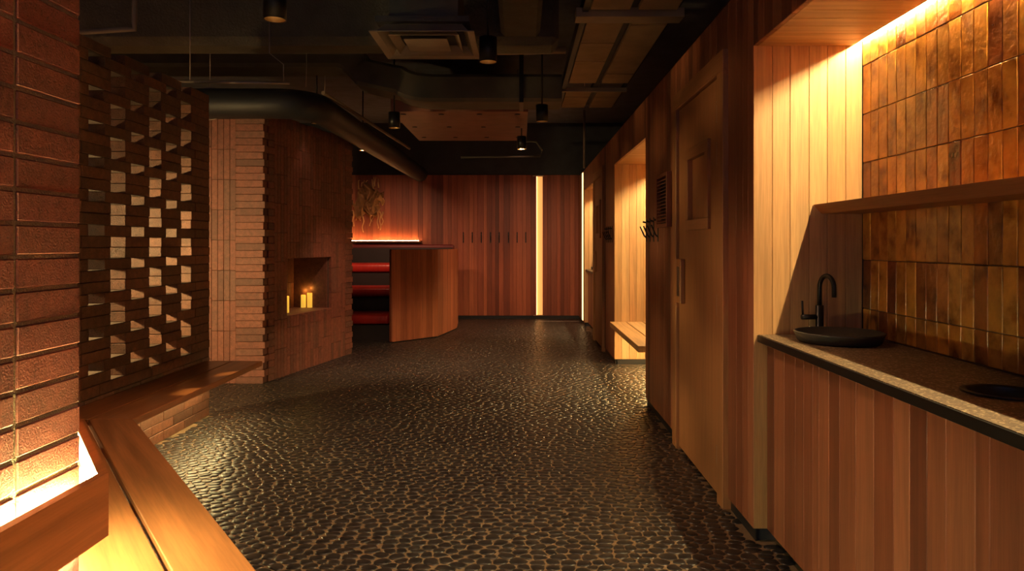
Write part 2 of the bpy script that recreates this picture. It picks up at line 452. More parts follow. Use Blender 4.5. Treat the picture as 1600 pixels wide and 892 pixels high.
def projected(p):
    x, y = p[0], p[1]
    u = VX+F*x/y; v = VY+F*EYE/y
    return 0 < u < 1600 and v < 895
def area(p):
    return sum(p[2])**2/p[1]**3 if projected(p) else 0
order = sorted(range(len(allp)), key=lambda i: -area(allp[i]))
near = set(order[:300])
def peb_rings(p, K, lod):
    x, y, rad, h, k = p
    ang = [2*PI*i/10+k*PI/2 for i in range(10)]
    idx = range(10) if not lod else (0, 2, 3, 5, 7, 8)
    pr = [(math.cos(ang[i])*rad[i], math.sin(ang[i])*rad[i]) for i in idx]
    return pr
V = []; Fc = []
for i, p in enumerate(allp):
    if i in near: continue
    lod = False
    pr = peb_rings(p, 10, lod); n = len(pr); b = len(V); x, y, h = p[0], p[1], p[3]
    if lod:
        V += [(x+a, y+c, 0.001) for a, c in pr]+[(x+a*.7, y+c*.7, 0.0042*h) for a, c in pr]
        Fc += [(b+k, b+(k+1) % n, b+n+(k+1) % n, b+n+k) for k in range(n)]+[tuple(range(b+n, b+2*n))]
    else:
        V += [(x+a, y+c, -0.002) for a, c in pr]+[(x+a*.93, y+c*.93, 0.0026*h) for a, c in pr]+[(x+a*.74, y+c*.74, 0.0036*h) for a, c in pr]
        for o in (0, n):
            Fc += [(b+o+k, b+o+(k+1) % n, b+o+n+(k+1) % n, b+o+n+k) for k in range(n)]
        Fc += [tuple(range(b+2*n, b+3*n))]
me = bpy.data.meshes.new('pebble_field'); me.from_pydata(V, [], Fc); me.shade_smooth()
pf = part('pebble_field', me, M['pebble'], fl); pf['kind'] = 'stuff'
for i in sorted(near):
    p = allp[i]; pr = peb_rings(p, 10, False); n = 10; h = p[3]
    v = [(a, c, -0.002) for a, c in pr]+[(a*.93, c*.93, 0.0026*h) for a, c in pr]+[(a*.74, c*.74, 0.0036*h) for a, c in pr]
    f = []
    for o in (0, n): f += [(o+k, o+(k+1) % n, o+n+(k+1) % n, o+n+k) for k in range(n)]
    f += [tuple(range(2*n, 3*n))]
    me = bpy.data.meshes.new('pebble'); me.from_pydata(v, [], f); me.shade_smooth()
    part('pebble', me, M['pebble'], fl, (p[0], p[1], 0))

# ---- near brick wall on the left (stack bond, obtuse corner) --------
XP = -0.96; YC = 1.535
D2 = Vector((-0.6, 0.8, 0)).normalized()      # the wall turns away along this direction; the bench follows it
N2 = Vector((0.8, 0.6, 0))
CH = 0.0646; BL = 0.193
core = [(XP-0.004, 0.2), (XP-0.004, YC-0.003)]
e = Vector((XP, YC, 0))-N2*0.004+D2*1.05
core += [(e.x, e.y), (e.x-0.3, e.y-0.05), (-1.6, 0.2)]
wn = struct('wall_near_brick', MB().prism(core, 0, 2.39), M['mortar'], 'near maroon brick wall in stack bond with sandy mortar')
ANG2 = math.atan2(D2.y, D2.x)-PI/2
for r in range(37):
    z0 = r*CH+0.003; z1 = (r+1)*CH-0.005
    for k in range(3):
        y1 = YC-k*BL-(0.0 if k == 0 else 0.006); y0 = YC-(k+1)*BL+0.002
        pbox('brick', M['near_brick'], XP-0.03, XP+rng.uniform(-.001, .001), y0, y1-0.0, z0, z1, 0.0025, wn)
    for k in range(4):
        m = Vector((XP, YC, 0))+D2*((k+0.5)*BL+0.03)-N2*0.016
        part('brick', boxmesh(0.03, BL-0.008, z1-z0, 0.0025), M['near_brick'], wn, (m.x, m.y, (z0+z1)/2), (0, 0, ANG2))

# ---- pierced brick screen -------------------------------------------
XS = -2.28; SD = 0.10; RH = 0.0617
sc = thing('brick_screen', 'pierced brown brick screen with staggered open gaps behind the low bench', 'brick screen', (XS, 4.2, 0))
off = (XS, 4.2, 0)
hole = [3.72+0.2035*k for k in range(6)]; HWID = 0.140
mor = MB()
for r in range(38):
    z0 = r*RH; z1 = z0+RH
    if r < 8:
        st = 3.0 if r % 2 else 3.14; spans = []
        y = st
        while y < 5.15: spans.append((y, min(y+0.272, 5.165))); y += 0.272
    else:
        hs = [hole[k] for k in ((0, 2, 4) if r % 3 == 0 else (1, 3, 5))]
        ed = [3.05]; 
        for h in hs: ed += [h, h+HWID]
        ed.append(5.165); spans = []
        for a, b in zip(ed[::2], ed[1::2]):
            n = max(1, round((b-a)/0.26))
            if b-a > 0.33: 
                n = 2
                c_ = b-0.265 if a < 3.5 else a+0.265
                spans += [(a, c_), (c_, b)]
            else: spans.append((a, b))
    for a, b in spans:
        if b-a < 0.02: continue
        dx = rng.uniform(-0.0025, 0.0025)
        pbox('brick', M['brick'], XS-SD+dx, XS+dx, a+0.002, b-0.002, z0+0.002, z1-0.0022, 0.002, sc, off)
        mor.box(XS-SD+0.004-XS, -0.004, a-4.2+0.005, b-4.2-0.005, z0-0.001, z1+(0.001 if r < 37 else -0.004))
mor.build('mortar', M['mortar_dark'], sc)

# ---- brick fireplace -------------------------------------------------
P0 = Vector((-2.317, 6.31, 0)); P1 = Vector((-1.934, 8.09, 0))
U = (P1-P0).normalized(); NB = Vector((U.y, -U.x, 0)); LB = (P1-P0).length
AB = math.atan2(U.y, U.x)
fp = thing('fireplace', 'tall russet brick fireplace block with candle recess and toothed corners', 'fireplace', P0)
FH = 2.46; HC = 0.063; SL = 0.272; SWd = 0.0545
NS0, NS1, NZ0, NZ1, ND = 0.429, 1.278, 0.57, 1.115, 0.42
def onB(s, d, z): return Vector((0, 0, 0))+U*s-NB*d+Vector((0, 0, z))   # local to P0
# core: around the recess, kept 20 mm behind the brick faces
RB = Matrix.Rotation(AB, 4, 'Z')
cm = MB()
def cb(s0, s1, d0, d1, z0, z1): cm.box(s0, s1, d0, d1, z0, z1, 0, RB)      # local x along U, local y = left of U = into the block (-NB)
cb(0.05, LB-0.04, ND+0.03, 0.95, 0, FH)
cb(0.05, LB-0.04, 0.03, ND+0.03, 0, NZ0-0.02); cb(0.05, LB-0.04, 0.03, ND+0.03, NZ1+0.02, FH)
cb(0.05, NS0-0.02, 0.03, ND+0.03, NZ0-0.02, NZ1+0.02); cb(NS1+0.02, LB-0.04, 0.03, ND+0.03, NZ0-0.02, NZ1+0.02)
cm.box(-0.95, -0.02, 0.03, 0.5, 0, FH)
cm.build('core', M['mortar_dark'], fp)
def bB(name, s0, s1, z0, z1, d0=0.0, th=0.035):
    m = onB((s0+s1)/2, d0+th/2, (z0+z1)/2)
    part(name, boxmesh(s1-s0-0.003, th, z1-z0-0.003, 0.002), M['fire_brick'], fp, m, (0, 0, AB))
CW = 0.205
nr = int(FH/HC)
for r in range(nr):
    z0, z1 = r*HC, (r+1)*HC; t = 0.016*(r % 2)+rng.uniform(-.003, .003)
    # corner bricks: one long leg on face A, one on face B, toothed
    o = pbox('corner_brick', M['fire_brick'], -0.235, 0.010+t, 0, 0.10, z0+0.0015, z1-0.0015, 0.002, fp)
    o.location.y += rng.uniform(-.003, .003)
    bB('corner_brick', 0.105, CW, z0, z1, -0.003*(r % 2))
    bB('corner_brick', LB-0.17, LB-0.0+t, z0, z1, -0.003*(r % 2), 0.08)
ns = int((LB-0.17-CW)/SWd); sw = (LB-0.17-CW)/ns
for k in range(ns):
    s0 = CW+k*sw; s1 = s0+sw
    z = -(0.09 if (k//4) % 2 else 0.0)
    while z < FH:
        a, b = max(z, 0), min(z+SL, FH); z += SL
        if s1 > NS0+0.01 and s0 < NS1-0.01:
            if a < NZ1 and b > NZ0:
                if a < NZ0-0.02: bB('soldier_brick', s0, s1, a, NZ0)
                if b > NZ1+0.02: bB('soldier_brick', s0, s1, NZ1, b)
                continue
        if b-a > 0.02: bB('soldier_brick', s0, s1, a, b)
# recess lining
nb = int((NS1-NS0)/SWd); nw = (NS1-NS0)/nb
for k in range(nb):
    for a, b in ((NZ0, NZ0+SL), (NZ0+SL, NZ1)):
        bB('recess_brick', NS0+k*nw, NS0+(k+1)*nw, a, b, ND, 0.028)
lm = MB()
lm.box(NS0-0.018, NS1+0.018, 0.0355, ND-0.0, NZ0-0.018, NZ0, 0, RB).box(NS0-0.018, NS1+0.018, 0.0355, ND, NZ1, NZ1+0.018, 0, RB)
lm.box(NS0-0.018, NS0, 0.0355, ND, NZ0, NZ1, 0, RB).box(NS1, NS1+0.018, 0.0355, ND, NZ0, NZ1, 0, RB)
lm.build('recess_lining', M['fire_brick'], fp)
# face A soldier panel
for k in range(13):
    x1 = -0.238-k*SWd; x0 = x1-SWd
    z = -0.05-(0.0 if (k//4) % 2 else 0.02)
    while z < FH:
        a, b = max(z, 0), min(z+SL, FH); z += SL
        if b-a > 0.02: pbox('soldier_brick', M['fire_brick'], x0+0.0015, x1-0.0015, 0.012, 0.05, a+0.0015, b-0.0015, 0.002, fp)

# ================================================================== DOORS
def door(name, label, y0, y1, near_hinge=True):
    xf = 0.965
    d = link(bpy.data.objects.new(name, None)); d.location = (xf, (y0+y1)/2, 0); tag(d, label, None, None, 'structure')
    of = (xf, (y0+y1)/2, 0)
    cw = 0.10; zt = 2.175
    pbox('door_jamb', M['plain_z'], xf-0.012, XW+0.022, y0, y0+cw, 0.0, zt-cw, 0.003, d, of)
    pbox('door_jamb', M['plain_z'], xf-0.012, XW+0.022, y1-cw, y1, 0.0, zt-cw, 0.003, d, of)
    pbox('door_head', M['plain_y'], xf-0.012, XW+0.022, y0, y1, zt-cw, zt, 0.003, d, of)
    a, b = y0+cw+0.006, y1-cw-0.006
    wy0, wy1, wz0, wz1 = a+0.175, a+0.175+0.49, 1.33, 1.793
    lf = MB()
    X0, X1 = xf+0.008, xf+0.05
    lf.box(X0, X1, a, b, 0.02, wz0).box(X0, X1, a, b, wz1, 2.068).box(X0, X1, a, wy0, wz0, wz1).box(X0, X1, wy1, b, wz0, wz1)
    leaf = lf.build('door_leaf', M['plain_z'], d, (-of[0], -of[1], 0))
    lo = of
    t = 0.06
    for (q0, q1, r0, r1, ax) in ((wy0, wy1, wz0, wz0+t, 'y'), (wy0, wy1, wz1-t, wz1, 'y'), (wy0, wy0+t, wz0+t, wz1-t, 'z'), (wy1-t, wy1, wz0+t, wz1-t, 'z')):
        pbox('hatch_frame_rail', M['plain_'+ax], X0-0.018, X0+0.02, q0, q1, r0, r1, 0.003, leaf)
    sh = pbox('hatch_panel', M['plain_z'], X0+0.012, X0+0.028, wy0+t, wy1-t, wz0+t, wz1-t, 0.002, leaf)
    MB().lathe([(0, 0), (.009, 0), (.009, .012), (.006, .016), (0, .016)], 12).build('hatch_knob', M['black'], leaf, (X0+0.012, wy0+0.085, 1.555), (0, -PI/2, 0))
    MB().lathe([(0, 0), (.007, 0), (.007, .012), (0, .014)], 10).build('hatch_catch', M['black'], leaf, (X0, wy1+0.02, 1.53), (0, -PI/2, 0))
    for z in (1.89, 1.69, 0.95, 0.22):
        h = MB().tube([(0, 0, -0.05), (0, 0, 0.05)], 0.007, 8).tube([(0, 0, 0.05), (0, 0, 0.056)], 0.009, 8).box(0, 0.004, -0.002, 0.03, -0.045, 0.045)
        h.build('hinge', M['steel'], d, (xf-0.004-of[0], a-0.004-of[1], z))
    # timber pull with a dark finger slot
    hp = pbox('pull_plate', M['plain_z'], X0-0.03, X0-0.001, b-0.16, b-0.03, 0.90, 1.165, 0.004, d, of)
    pbox('finger_slot', M['black'], -0.017, -0.0145, -0.032, 0.022, -0.09, 0.085, 0.001, hp)
    return d
door('door_1', 'cedar door with a small framed hatch beside the sink niche', 3.317, 4.418)
door('door_2', 'cedar door with a framed hatch between the lit niches', 8.2, 9.268)

# ================================================================== SINK COUNTERS
def counter(y0, y1, where, big=True):
    zc = 0.872
    XC = 1.002; XF = 1.036
    cab = thing('vanity_cabinet', 'cedar board vanity cabinet below the counter '+where, 'cabinet', (XF, (y0+y1)/2, 0))
    of = (XF, (y0+y1)/2, 0)
    pbox('carcass', M['blackpaint'], XF+0.0205, XT-0.005, y0+0.004, y1-0.004, 0.06, zc-0.032, 0, cab, of)
    pbox('toe_kick', M['skirt'], XF+0.05, XF+0.07, y0+0.004, y1-0.004, 0.0, 0.06, 0, cab, of)
    for a, b in widths(y1-y0-0.008, 0.05, 0.11, rng):
        pbox('front_board', M['cedar_z'], XF, XF+0.02, y0+0.004+a+0.0006, y0+0.004+b-0.0006, 0.055, zc-0.032, 0.0018, cab, of)
    # worktop with round cut-outs made as a bmesh grid: slab pieces around the basins
    bas = [(1.22, y1-0.23)] if not big else [(1.235, 2.73)]
    tp = thing('counter_top', 'speckled dark stone counter top '+where, 'counter', (XC, (y0+y1)/2, zc-0.03))
    ot = (XC, (y0+y1)/2, zc-0.03)
    if big:
        cx, cy, rr_ = 1.235, 1.79, 0.093
        me = MB(); n = 24
        # slab with a round waste hole: fan of quads between circle and square, then boxes
        q = 0.11
        def ringz(z):
            ci = [me.bm.verts.new((cx+rr_*math.cos(2*PI*k/n+PI/4), cy+rr_*math.sin(2*PI*k/n+PI/4), z)) for k in range(n)]
            sq = []
            for k in range(n):
                a = 2*PI*k/n+PI/4; c, s_ = math.cos(a), math.sin(a); f = q/max(abs(c), abs(s_))
                sq.append(me.bm.verts.new((cx+c*f, cy+s_*f, z)))
            return ci, sq
        c1, s1 = ringz(zc); c0, s0 = ringz(zc-0.03)
        for k in range(n):
            j = (k+1) % n
            me.bm.faces.new((c1[k], s1[k], s1[j], c1[j])); me.bm.faces.new((c0[k], c0[j], s0[j], s0[k]))
            me.bm.faces.new((c1[k], c1[j], c0[j], c0[k])); me.bm.faces.new((s1[k], s0[k], s0[j], s1[j]))
        me.box(XC, cx-q, y0+0.002, y1-0.002, zc-0.03, zc).box(cx+q, XT-0.004, y0+0.002, y1-0.002, zc-0.03, zc)
        me.box(cx-q, cx+q, y0+0.002, cy-q, zc-0.03, zc).box(cx-q, cx+q, cy+q, y1-0.002, zc-0.03, zc)
        sl = me.build('slab', M['terrazzo'], tp, (-ot[0], -ot[1], -ot[2]))
        ch = MB().lathe([(0.093, 0.0), (0.101, 0.003), (0.101, 0.0055), (0.088, 0.0055), (0.085, 0.0), (0.085, -0.026), (0.0, -0.026)], 32)
        o = ch.build('waste_ring', M['black'], tp, (cx-ot[0], cy-ot[1], zc-ot[2])); o['label'] = 'black round waste chute ring'
    else:
        pbox('slab', M['terrazzo'], XC, XT-0.004, y0+0.002, y1-0.002, zc-0.03, zc, 0.002, tp, ot)
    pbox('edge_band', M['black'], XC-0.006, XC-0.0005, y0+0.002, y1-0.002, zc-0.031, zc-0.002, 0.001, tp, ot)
    for bx_, by_ in bas:
        b = thing('vessel_basin', 'round charcoal vessel basin on the counter '+where, 'basin', (bx_, by_, zc))
        MB().lathe([(0.0, 0.001), (0.145, 0.001), (0.152, 0.006), (0.164, 0.036), (0.165, 0.040), (0.160, 0.042), (0.155, 0.039), (0.13, 0.016), (0.06, 0.009), (0.0, 0.008)], 48).build('bowl', M['basin'], b)
        MB().lathe([(0.0, 0.0), (0.022, 0.0), (0.022, 0.004), (0.0, 0.005)], 20).build('drain', M['black'], b, (0, 0, 0.0095))
        f = thing('basin_faucet', 'matt black gooseneck faucet with side lever behind the basin '+where, 'faucet', (bx_+0.005, by_+0.187, zc))
        MB().lathe([(0, 0), (.021, 0), (.021, .006), (.016, .01), (.016, .125), (.0115, .128), (0, .128)], 20).build('body', M['black'], f)
        gp = [(0, 0, .12), (0, 0, .19)]+[(0.035*(1-math.cos(a))*0.35, -0.04*(1-math.cos(a)), .20+0.05*math.sin(a)) for a in [PI*k/12 for k in range(13)]]
        gp.append((gp[-1][0], gp[-1][1], .165))
        MB().tube(gp, 0.0095, 14).build('spout', M['black'], f)
        MB().tube([(-0.012, 0, .078), (-0.075, 0.0, .078)], 0.0105, 14).build('valve', M['black'], f)
        MB().tube([(-0.07, 0, .085), (-0.072, 0.0, .145)], 0.0045, 10).build('lever', M['black'], f)
    # shelf with undercut front
    xs = 1.23
    s_ = MB().extrude_y([(xs, 1.417), (XT-0.002, 1.417), (XT-0.002, 1.379), (xs+0.036, 1.379)], y0+0.003, y1-0.003).build('wall_shelf', M['plain_y'])
    tag(s_, 'long cedar wall shelf with undercut front edge across the tiles '+where, 'shelf')
    l = pbox('led_strip', M['led_tile'], XT-0.012, XT-0.003, y0+0.01, y1-0.01, NT+0.018, NT+0.024)
    tag(l, 'glowing LED strip tucked above the tiles '+where, 'light strip')
counter(-0.4, 2.96, 'of the near tiled niche', True)
counter(9.33, 10.78, 'of the far tiled niche', False)

# ================================================================== BENCH NICHE
nbn = thing('niche_bench', 'pale slatted cedar bench built across the glowing niche', 'bench', (0.933, 6.44, 0.39))
ob = (0.933, 6.44, 0.39)
for a, b in ((0.933, 1.095), (1.105, 1.267), (1.277, 1.439), (1.449, 1.615)):
    pbox('slat', M['pale_y'], a, b, 5.575, 7.328, 0.395, 0.447, 0.003, nbn, ob)
pbox('bearer', M['pale_x'], 1.0, 1.6, 5.60, 5.64, 0.34, 0.394, 0.002, nbn, ob); pbox('bearer', M['pale_x'], 1.0, 1.6, 7.28, 7.326, 0.34, 0.394, 0.002, nbn, ob)
l = pbox('led_strip', M['led_niche'], 1.62-0.015, 1.62-0.004, 5.53, 7.31, NT+0.018, NT+0.026)
tag(l, 'glowing LED strip tucked in the top of the bench niche', 'light strip')

l = pbox('led_strip', M['led_seat'], 1.40, 1.412, 5.66, 7.25, 0.384, 0.392)
tag(l, 'glowing LED strip under the pale slatted niche bench', 'light strip')

# ================================================================== LEFT BENCHES AND BACKREST
ZB = 0.41
sb = thing('screen_bench', 'oiled cedar plank bench running along the brick screen', 'bench', (-2.07, 4.2, 0.375))
osb = (-2.07, 4.2, 0.375)
# outer corner where it meets the diagonal bench
A0 = Vector((-1.865, 3.395, 0)); 
pbm = MB()
def poly_plank(name, poly, z0, z1, mat, parent, o):
    return MB().prism([(x-o[0], y-o[1]) for x, y in poly], z0-o[2], z1-o[2]).build(name, mat, parent)
nA = N2.dot(Vector((-1.865, 3.395, 0)))          # outer edge offset of the diagonal bench
YJ = 3.385                                        # where both benches meet
def diag_y(x, n): return (n-N2.x*x)/N2.y
m0, m1 = -2.278, -1.865; mid = -2.075
pbox('plank', M['bench_y'], mid+0.003, m1, YJ+0.003, 5.09, ZB-0.036, ZB, 0.003, sb, osb)
pbox('plank', M['bench_y'], m0, mid-0.003, YJ+0.003, 5.09, ZB-0.036, ZB, 0.003, sb, osb)
db = thing('diagonal_bench', 'two plank oiled cedar bench turning the corner below the near brick wall', 'bench', (-1.3, 2.3, 0.375))
odb = (-1.3, 2.3, 0.375)
s_far = D2.dot(A0); s_near = s_far-3.3
nC = N2.dot(Vector((XP, YC, 0)))
def plank_dir(name, n0, n1, mat):
    # plank in its own frame (x across, y along), far end cut square to the screen bench
    poly = [(n0, s_near), (n1, s_near), (n1, s_far+1), (n0, s_far+1)]
    poly = clip(poly, N2.y, D2.y, YJ); poly = clip(poly, -N2.x, -D2.x, 2.274)
    c = N2*((n0+n1)/2)+D2*(s_far-1)
    loc = [(x-(n0+n1)/2, y-(s_far-1)) for x, y in poly]
    me = MB().prism(loc, -0.018, 0.018)
    bmesh.ops.bevel(me.bm, geom=me.bm.edges[:], offset=0.003, segments=1, affect='EDGES')
    return part(name, me.mesh('plank'), mat, db, (c.x-odb[0], c.y-odb[1], ZB-0.018-odb[2]), (0, 0, ANG2))
plank_dir('plank', nA-0.175, nA, M['bench_y'])
plank_dir('plank', nC+0.012, nA-0.189, M['bench_y'])
# bearers under the diagonal bench
for q in (0.35, 1.15, 1.95):
    c = N2*((nC+nA)/2)+D2*(s_far-q)
    part('bearer', boxmesh(nA-nC-0.06, 0.04, 0.04, 0.002), M['bench_x'], db, (c.x-odb[0], c.y-odb[1], ZB-0.056-odb[2]), (0, 0, ANG2))
# backrest board wrapping the corner of the near brick wall
bw = 0.052; bt = 0.02; z0, z1 = 0.609, 0.747
br = thing('backrest_board', 'cedar backrest board lit from behind wrapping the near brick corner', 'backrest', (XP, YC, z0))
T = Vector((XP+bw, 0, 0)); T.y = diag_y(T.x, nC+bw)
Ti = Vector((XP+bw-bt, 0, 0)); Ti.y = diag_y(Ti.x, nC+bw-bt)
MB().prism([(T.x-XP, 0.25-YC), (T.x-XP, T.y-YC), (Ti.x-XP, Ti.y-YC), (Ti.x-XP, 0.25-YC)], 0, z1-z0).build('board', M['bench_y'], br)
E = T+D2*0.62; Ei = Ti+D2*0.62
MB().prism([(T.x-XP+1e-4, T.y-YC+1e-4), (E.x-XP, E.y-YC), (Ei.x-XP, Ei.y-YC), (Ti.x-XP, Ti.y-YC+1e-4)], 0, z1-z0).build('board', M['bench_y'], br)
for yy in (0.5, 1.1): pbox('bracket', M['black'], XP+0.001, XP+bw-bt, yy, yy+0.03, z0+0.03, z0+0.05, 0, br, (XP, YC, z0))
l = thing('led_strip', 'glowing LED strip hidden behind the backrest board', 'light strip', (XP, YC, z0+0.012))
for zz, o0, o1, mm in ((-0.0165, 0.008, 0.020, 'led_down'), (0.088, bw-bt-0.009, bw-bt-0.001, 'led_back')):
    pbox('strip', M[mm], o0, o1, 0.3-YC, -0.02, zz-0.004, zz+0.004, 0, l)
    q = D2*0.3+N2*((o0+o1)/2)
    part('strip', boxmesh(o1-o0, 0.52, 0.008), M[mm], l, (q.x, q.y, zz), (0, 0, ANG2))
# led under the screen bench and under the diagonal bench
l = pbox('led_strip', M['led_under'], XS+0.13, XS+0.142, 3.45, 5.05, ZB-0.046, ZB-0.038); tag(l, 'glowing LED strip under the bench by the brick screen', 'light strip')

# ================================================================== BOOTH (tiered seating)
tb = thing('tiered_seating', 'three stepped dark seating tiers rising to the far wall', 'seating', (-2.3, 9.15, 0))
ot = (-2.3, 9.15, 0)
tiers = [(9.16, 0.20, -1.66), (9.76, 0.515, -1.2), (10.36, 0.83, -1.13)]
for i, (y, z, xr) in enumerate(tiers):
    pbox('riser', M['riser'], -3.25, xr, y, y+0.025, 0.0 if i == 0 else tiers[i-1][1]+0.005, z, 0, tb, ot)
    pbox('tread', M['riser'], -3.25, xr, y+0.026, (tiers[i+1][0] if i < 2 else 10.96), z-0.03, z, 0, tb, ot)
pbox('back_frame', M['riser'], -3.25, -1.06, 10.965, 11.0, 0.0, 1.2, 0, tb, ot)
def cushion(y, z, x0, x1, d, h, label):
    bm = bmesh.new(); nx, na = 120, 14
    cx, cy = (x0+x1)/2, y+d/2
    rings = []
    for i in range(nx+1):
        t = i/nx; x = x0+(x1-x0)*t; end = 1-max(0, abs(t-.5)*2-.96)/.04*0.35
        rib = 1.0-0.018*(0.5+0.5*math.cos(2*PI*t*(x1-x0)/0.055))
        rg = []
        for k in range(na*2):
            a = 2*PI*k/(na*2); c, s_ = math.cos(a), math.sin(a); e = 0.42
            yy = math.copysign(abs(c)**e, c)*d/2*end*(1-(1-rib)*0.35); zz = math.copysign(abs(s_)**e, s_)*h/2*end*rib
            rg.append(bm.verts.new((x-cx, yy, zz+h/2)))
        rings.append(rg)
    for a, b in zip(rings, rings[1:]):
        for k in range(na*2):
            f = bm.faces.new((a[k], a[(k+1) % (na*2)], b[(k+1) % (na*2)], b[k])); f.smooth = True
    bm.faces.new(rings[0]); bm.faces.new(rings[-1])
    bmesh.ops.recalc_face_normals(bm, faces=bm.faces)
    me = bpy.data.meshes.new('seat_cushion'); bm.to_mesh(me); bm.free()
    o = part('seat_cushion', me, M['leather'], None, (cx, cy, z)); return tag(o, label, 'cushion', 'red cushions on the tiers')
for (y, z, xr), lab in zip(tiers, ('red leather cushion on the lowest seating tier', 'red leather cushion on the middle seating tier', 'red leather cushion on the top seating tier')):
    cushion(y-0.03, z+0.001, -3.2, xr-0.03, 0.6, 0.145, lab)
bkx = MB().box(-1.09, 1.09, -0.06, 0.06, 0, 0.24, 0.035, None, 3).mesh('padded_backrest')
o = part('padded_backrest', bkx, M['darkleather'], None, (-2.13, 11.065, 1.01)); tag(o, 'long maroon padded backrest above the top seating tier', 'backrest')
pbox('back_plinth', M['riser'], -3.25, -1.06, 11.002, 11.14, 0.0, 1.008, 0, tb, ot)
lg = tbox('wall_ledge', 'slim wood ledge on the far wall carrying the glowing cove light', 'ledge', M['cedar_x'], -3.25, -1.66, 11.70, YF-0.001, 1.285, 1.31, 0.002)
l = pbox('led_strip', M['led_cove'], -3.2, -1.70, 11.775, 11.79, 1.3105, 1.318); tag(l, 'glowing LED strip lying on the ledge below the wall hanging', 'light strip')

# faceted side panel of the booth
pts = [Vector((-1.615, 8.93, 0)), Vector((-1.112, 9.48, 0)), Vector((-0.938, 10.42, 0)), Vector((-0.985, 11.15, 0))]
bp = thing('booth_panel', 'faceted orange cedar panel closing the side of the seating', 'panel', pts[0])
for a, b in zip(pts, pts[1:]):
    d = (b-a); L = d.length; d.normalize(); nrm = Vector((-d.y, d.x, 0)); ang = math.atan2(d.y, d.x)
    for u, v in widths(L, 0.05, 0.1, rng):
        c = a+d*((u+v)/2)+nrm*0.02-pts[0]
        part('board', boxmesh(v-u-0.001, 0.04, 1.17, 0.0015), M['panel_z'], bp, (c.x, c.y, 0.015+0.585), (0, 0, ang))
    c = a+d*(L/2)+nrm*0.02-pts[0]
    part('plinth', boxmesh(L-0.02, 0.02, 0.015), M['skirt'], bp, (c.x, c.y, 0.0075), (0, 0, ang))
d = (pts[1]-pts[0]).normalized(); c = pts[0]-d*0.013+Vector((-d.y, d.x, 0))*0.02-pts[0]
part('end_edge', boxmesh(0.025, 0.044, 1.172, 0.002), M['panel_z'], bp, (c.x, c.y, 0.602), (0, 0, math.atan2(d.y, d.x)))

# ================================================================== WALL HANGING
wh = thing('fibre_wall_hanging', 'draped tan fibre wall hanging with dangling strands above the cove light', 'wall art', (-2.54, YF-0.02, 1.5))
def sculpt(nm, cx, cz, rx, rz, seed, dep=0.14, folds=7, tw=0.0):
    bm = bmesh.new(); nu, nv = 48, 20; g = []
    r = random.Random(seed); ph = r.uniform(0, 6)
    for j in range(nv+1):
        row = []
        for i in range(nu+1):
            u = -1+2*i/nu; v = -1+2*j/nv
            edge = math.sqrt(max(0, 1-abs(v)**2.4))*(0.86+0.14*math.sin(5*v+ph))
            x = cx+rx*u*edge+0.03*math.sin(3*v+ph)
            z = cz+rz*v+0.05*math.sin(4*u+ph)*(1-abs(v))-0.06*u*u*(1 if v > 0 else -1)
            fold = math.sin(folds*(u+tw*v)+ph+0.9*math.sin(3.1*v))
            y = -0.05-dep*(1-u*u)*(1-v*v*0.7)-0.06*fold-0.02*math.sin(17*u+6*v+2*fold)
            row.append(bm.verts.new((x, min(y, -0.002), z)))
        g.append(row)
    for a, b in zip(g, g[1:]):
        for i in range(nu):
            f = bm.faces.new((a[i], a[i+1], b[i+1], b[i])); f.smooth = True
    bmesh.ops.solidify(bm, geom=bm.faces[:], thickness=0.008)
    me = bpy.data.meshes.new(nm); bm.to_mesh(me); bm.free()
    return part(nm, me, M['fibre'], wh)
sculpt('drape', -0.12, 0.42, 0.16, 0.25, 1, 0.13, 6, 0.6)
sculpt('drape', 0.12, 0.44, 0.13, 0.24, 2, 0.12, 6, -0.8)
sculpt('drape', 0.0, 0.62, 0.22, 0.17, 3, 0.08, 9, 0.3)
sculpt('drape', 0.02, 0.34, 0.17, 0.14, 5, 0.17, 5, 0.9)
r5 = random.Random(9)
for x in (-0.25, -0.2, -0.13, -0.09, 0.03, 0.07, 0.16, 0.2, 0.235):
    L = r5.uniform(0.18, 0.36); z = 0.32+r5.uniform(-.03, .05)
    pl = [(x+0.012*math.sin(k*1.1+x*30), -0.06-0.01*math.sin(k), z-L*k/9) for k in range(10)]
    MB().tube(pl, [0.013-0.0008*k for k in range(9)]+[0.009], 8).build('strand', M['fibre'], wh)
for k in range(7):
    a = r5.uniform(0.5, 2.6); x = r5.uniform(-.2, .2)
    pl = [(x+0.1*t*math.cos(a), -0.05-0.05*math.sin(3*t), 0.7+0.16*t*math.sin(a)+0.03*math.sin(6*t+k)) for t in [i/8 for i in range(9)]]
    MB().tube(pl, [0.014-0.001*i for i in range(9)], 8).build('tuft', M['fibre'], wh)

# ================================================================== FAR WALL SLOT AND EDGE STRIPS
l = thing('slot_light', 'tall glowing amber slot light set in the far cedar wall', 'light strip', ((SX0+SX1)/2, YF+0.07, 0.06))
pbox('lit_back', M['slot'], SX0, SX1, YF+0.06, YF+0.07, 0.06, 2.40, 0, l, ((SX0+SX1)/2, YF+0.07, 0.06))  # lit wood back of the slot, glowing by its own material
pbox('bright_edge', M['edge'], SX0+0.003, SX0+0.013, YF+0.03, YF+0.058, 0.06, 2.40, 0, l, ((SX0+SX1)/2, YF+0.07, 0.06))
pbox('top_bracket', M['brass'], SX0-0.06, SX1+0.02, YF-0.012, YF-0.001, 2.395, 2.412, 0, l, ((SX0+SX1)/2, YF+0.07, 0.06))
pbox('bottom_bracket', M['brass'], SX0-0.05, SX1+0.01, YF-0.012, YF-0.001, 0.052, 0.064, 0, l, ((SX0+SX1)/2, YF+0.07, 0.06))
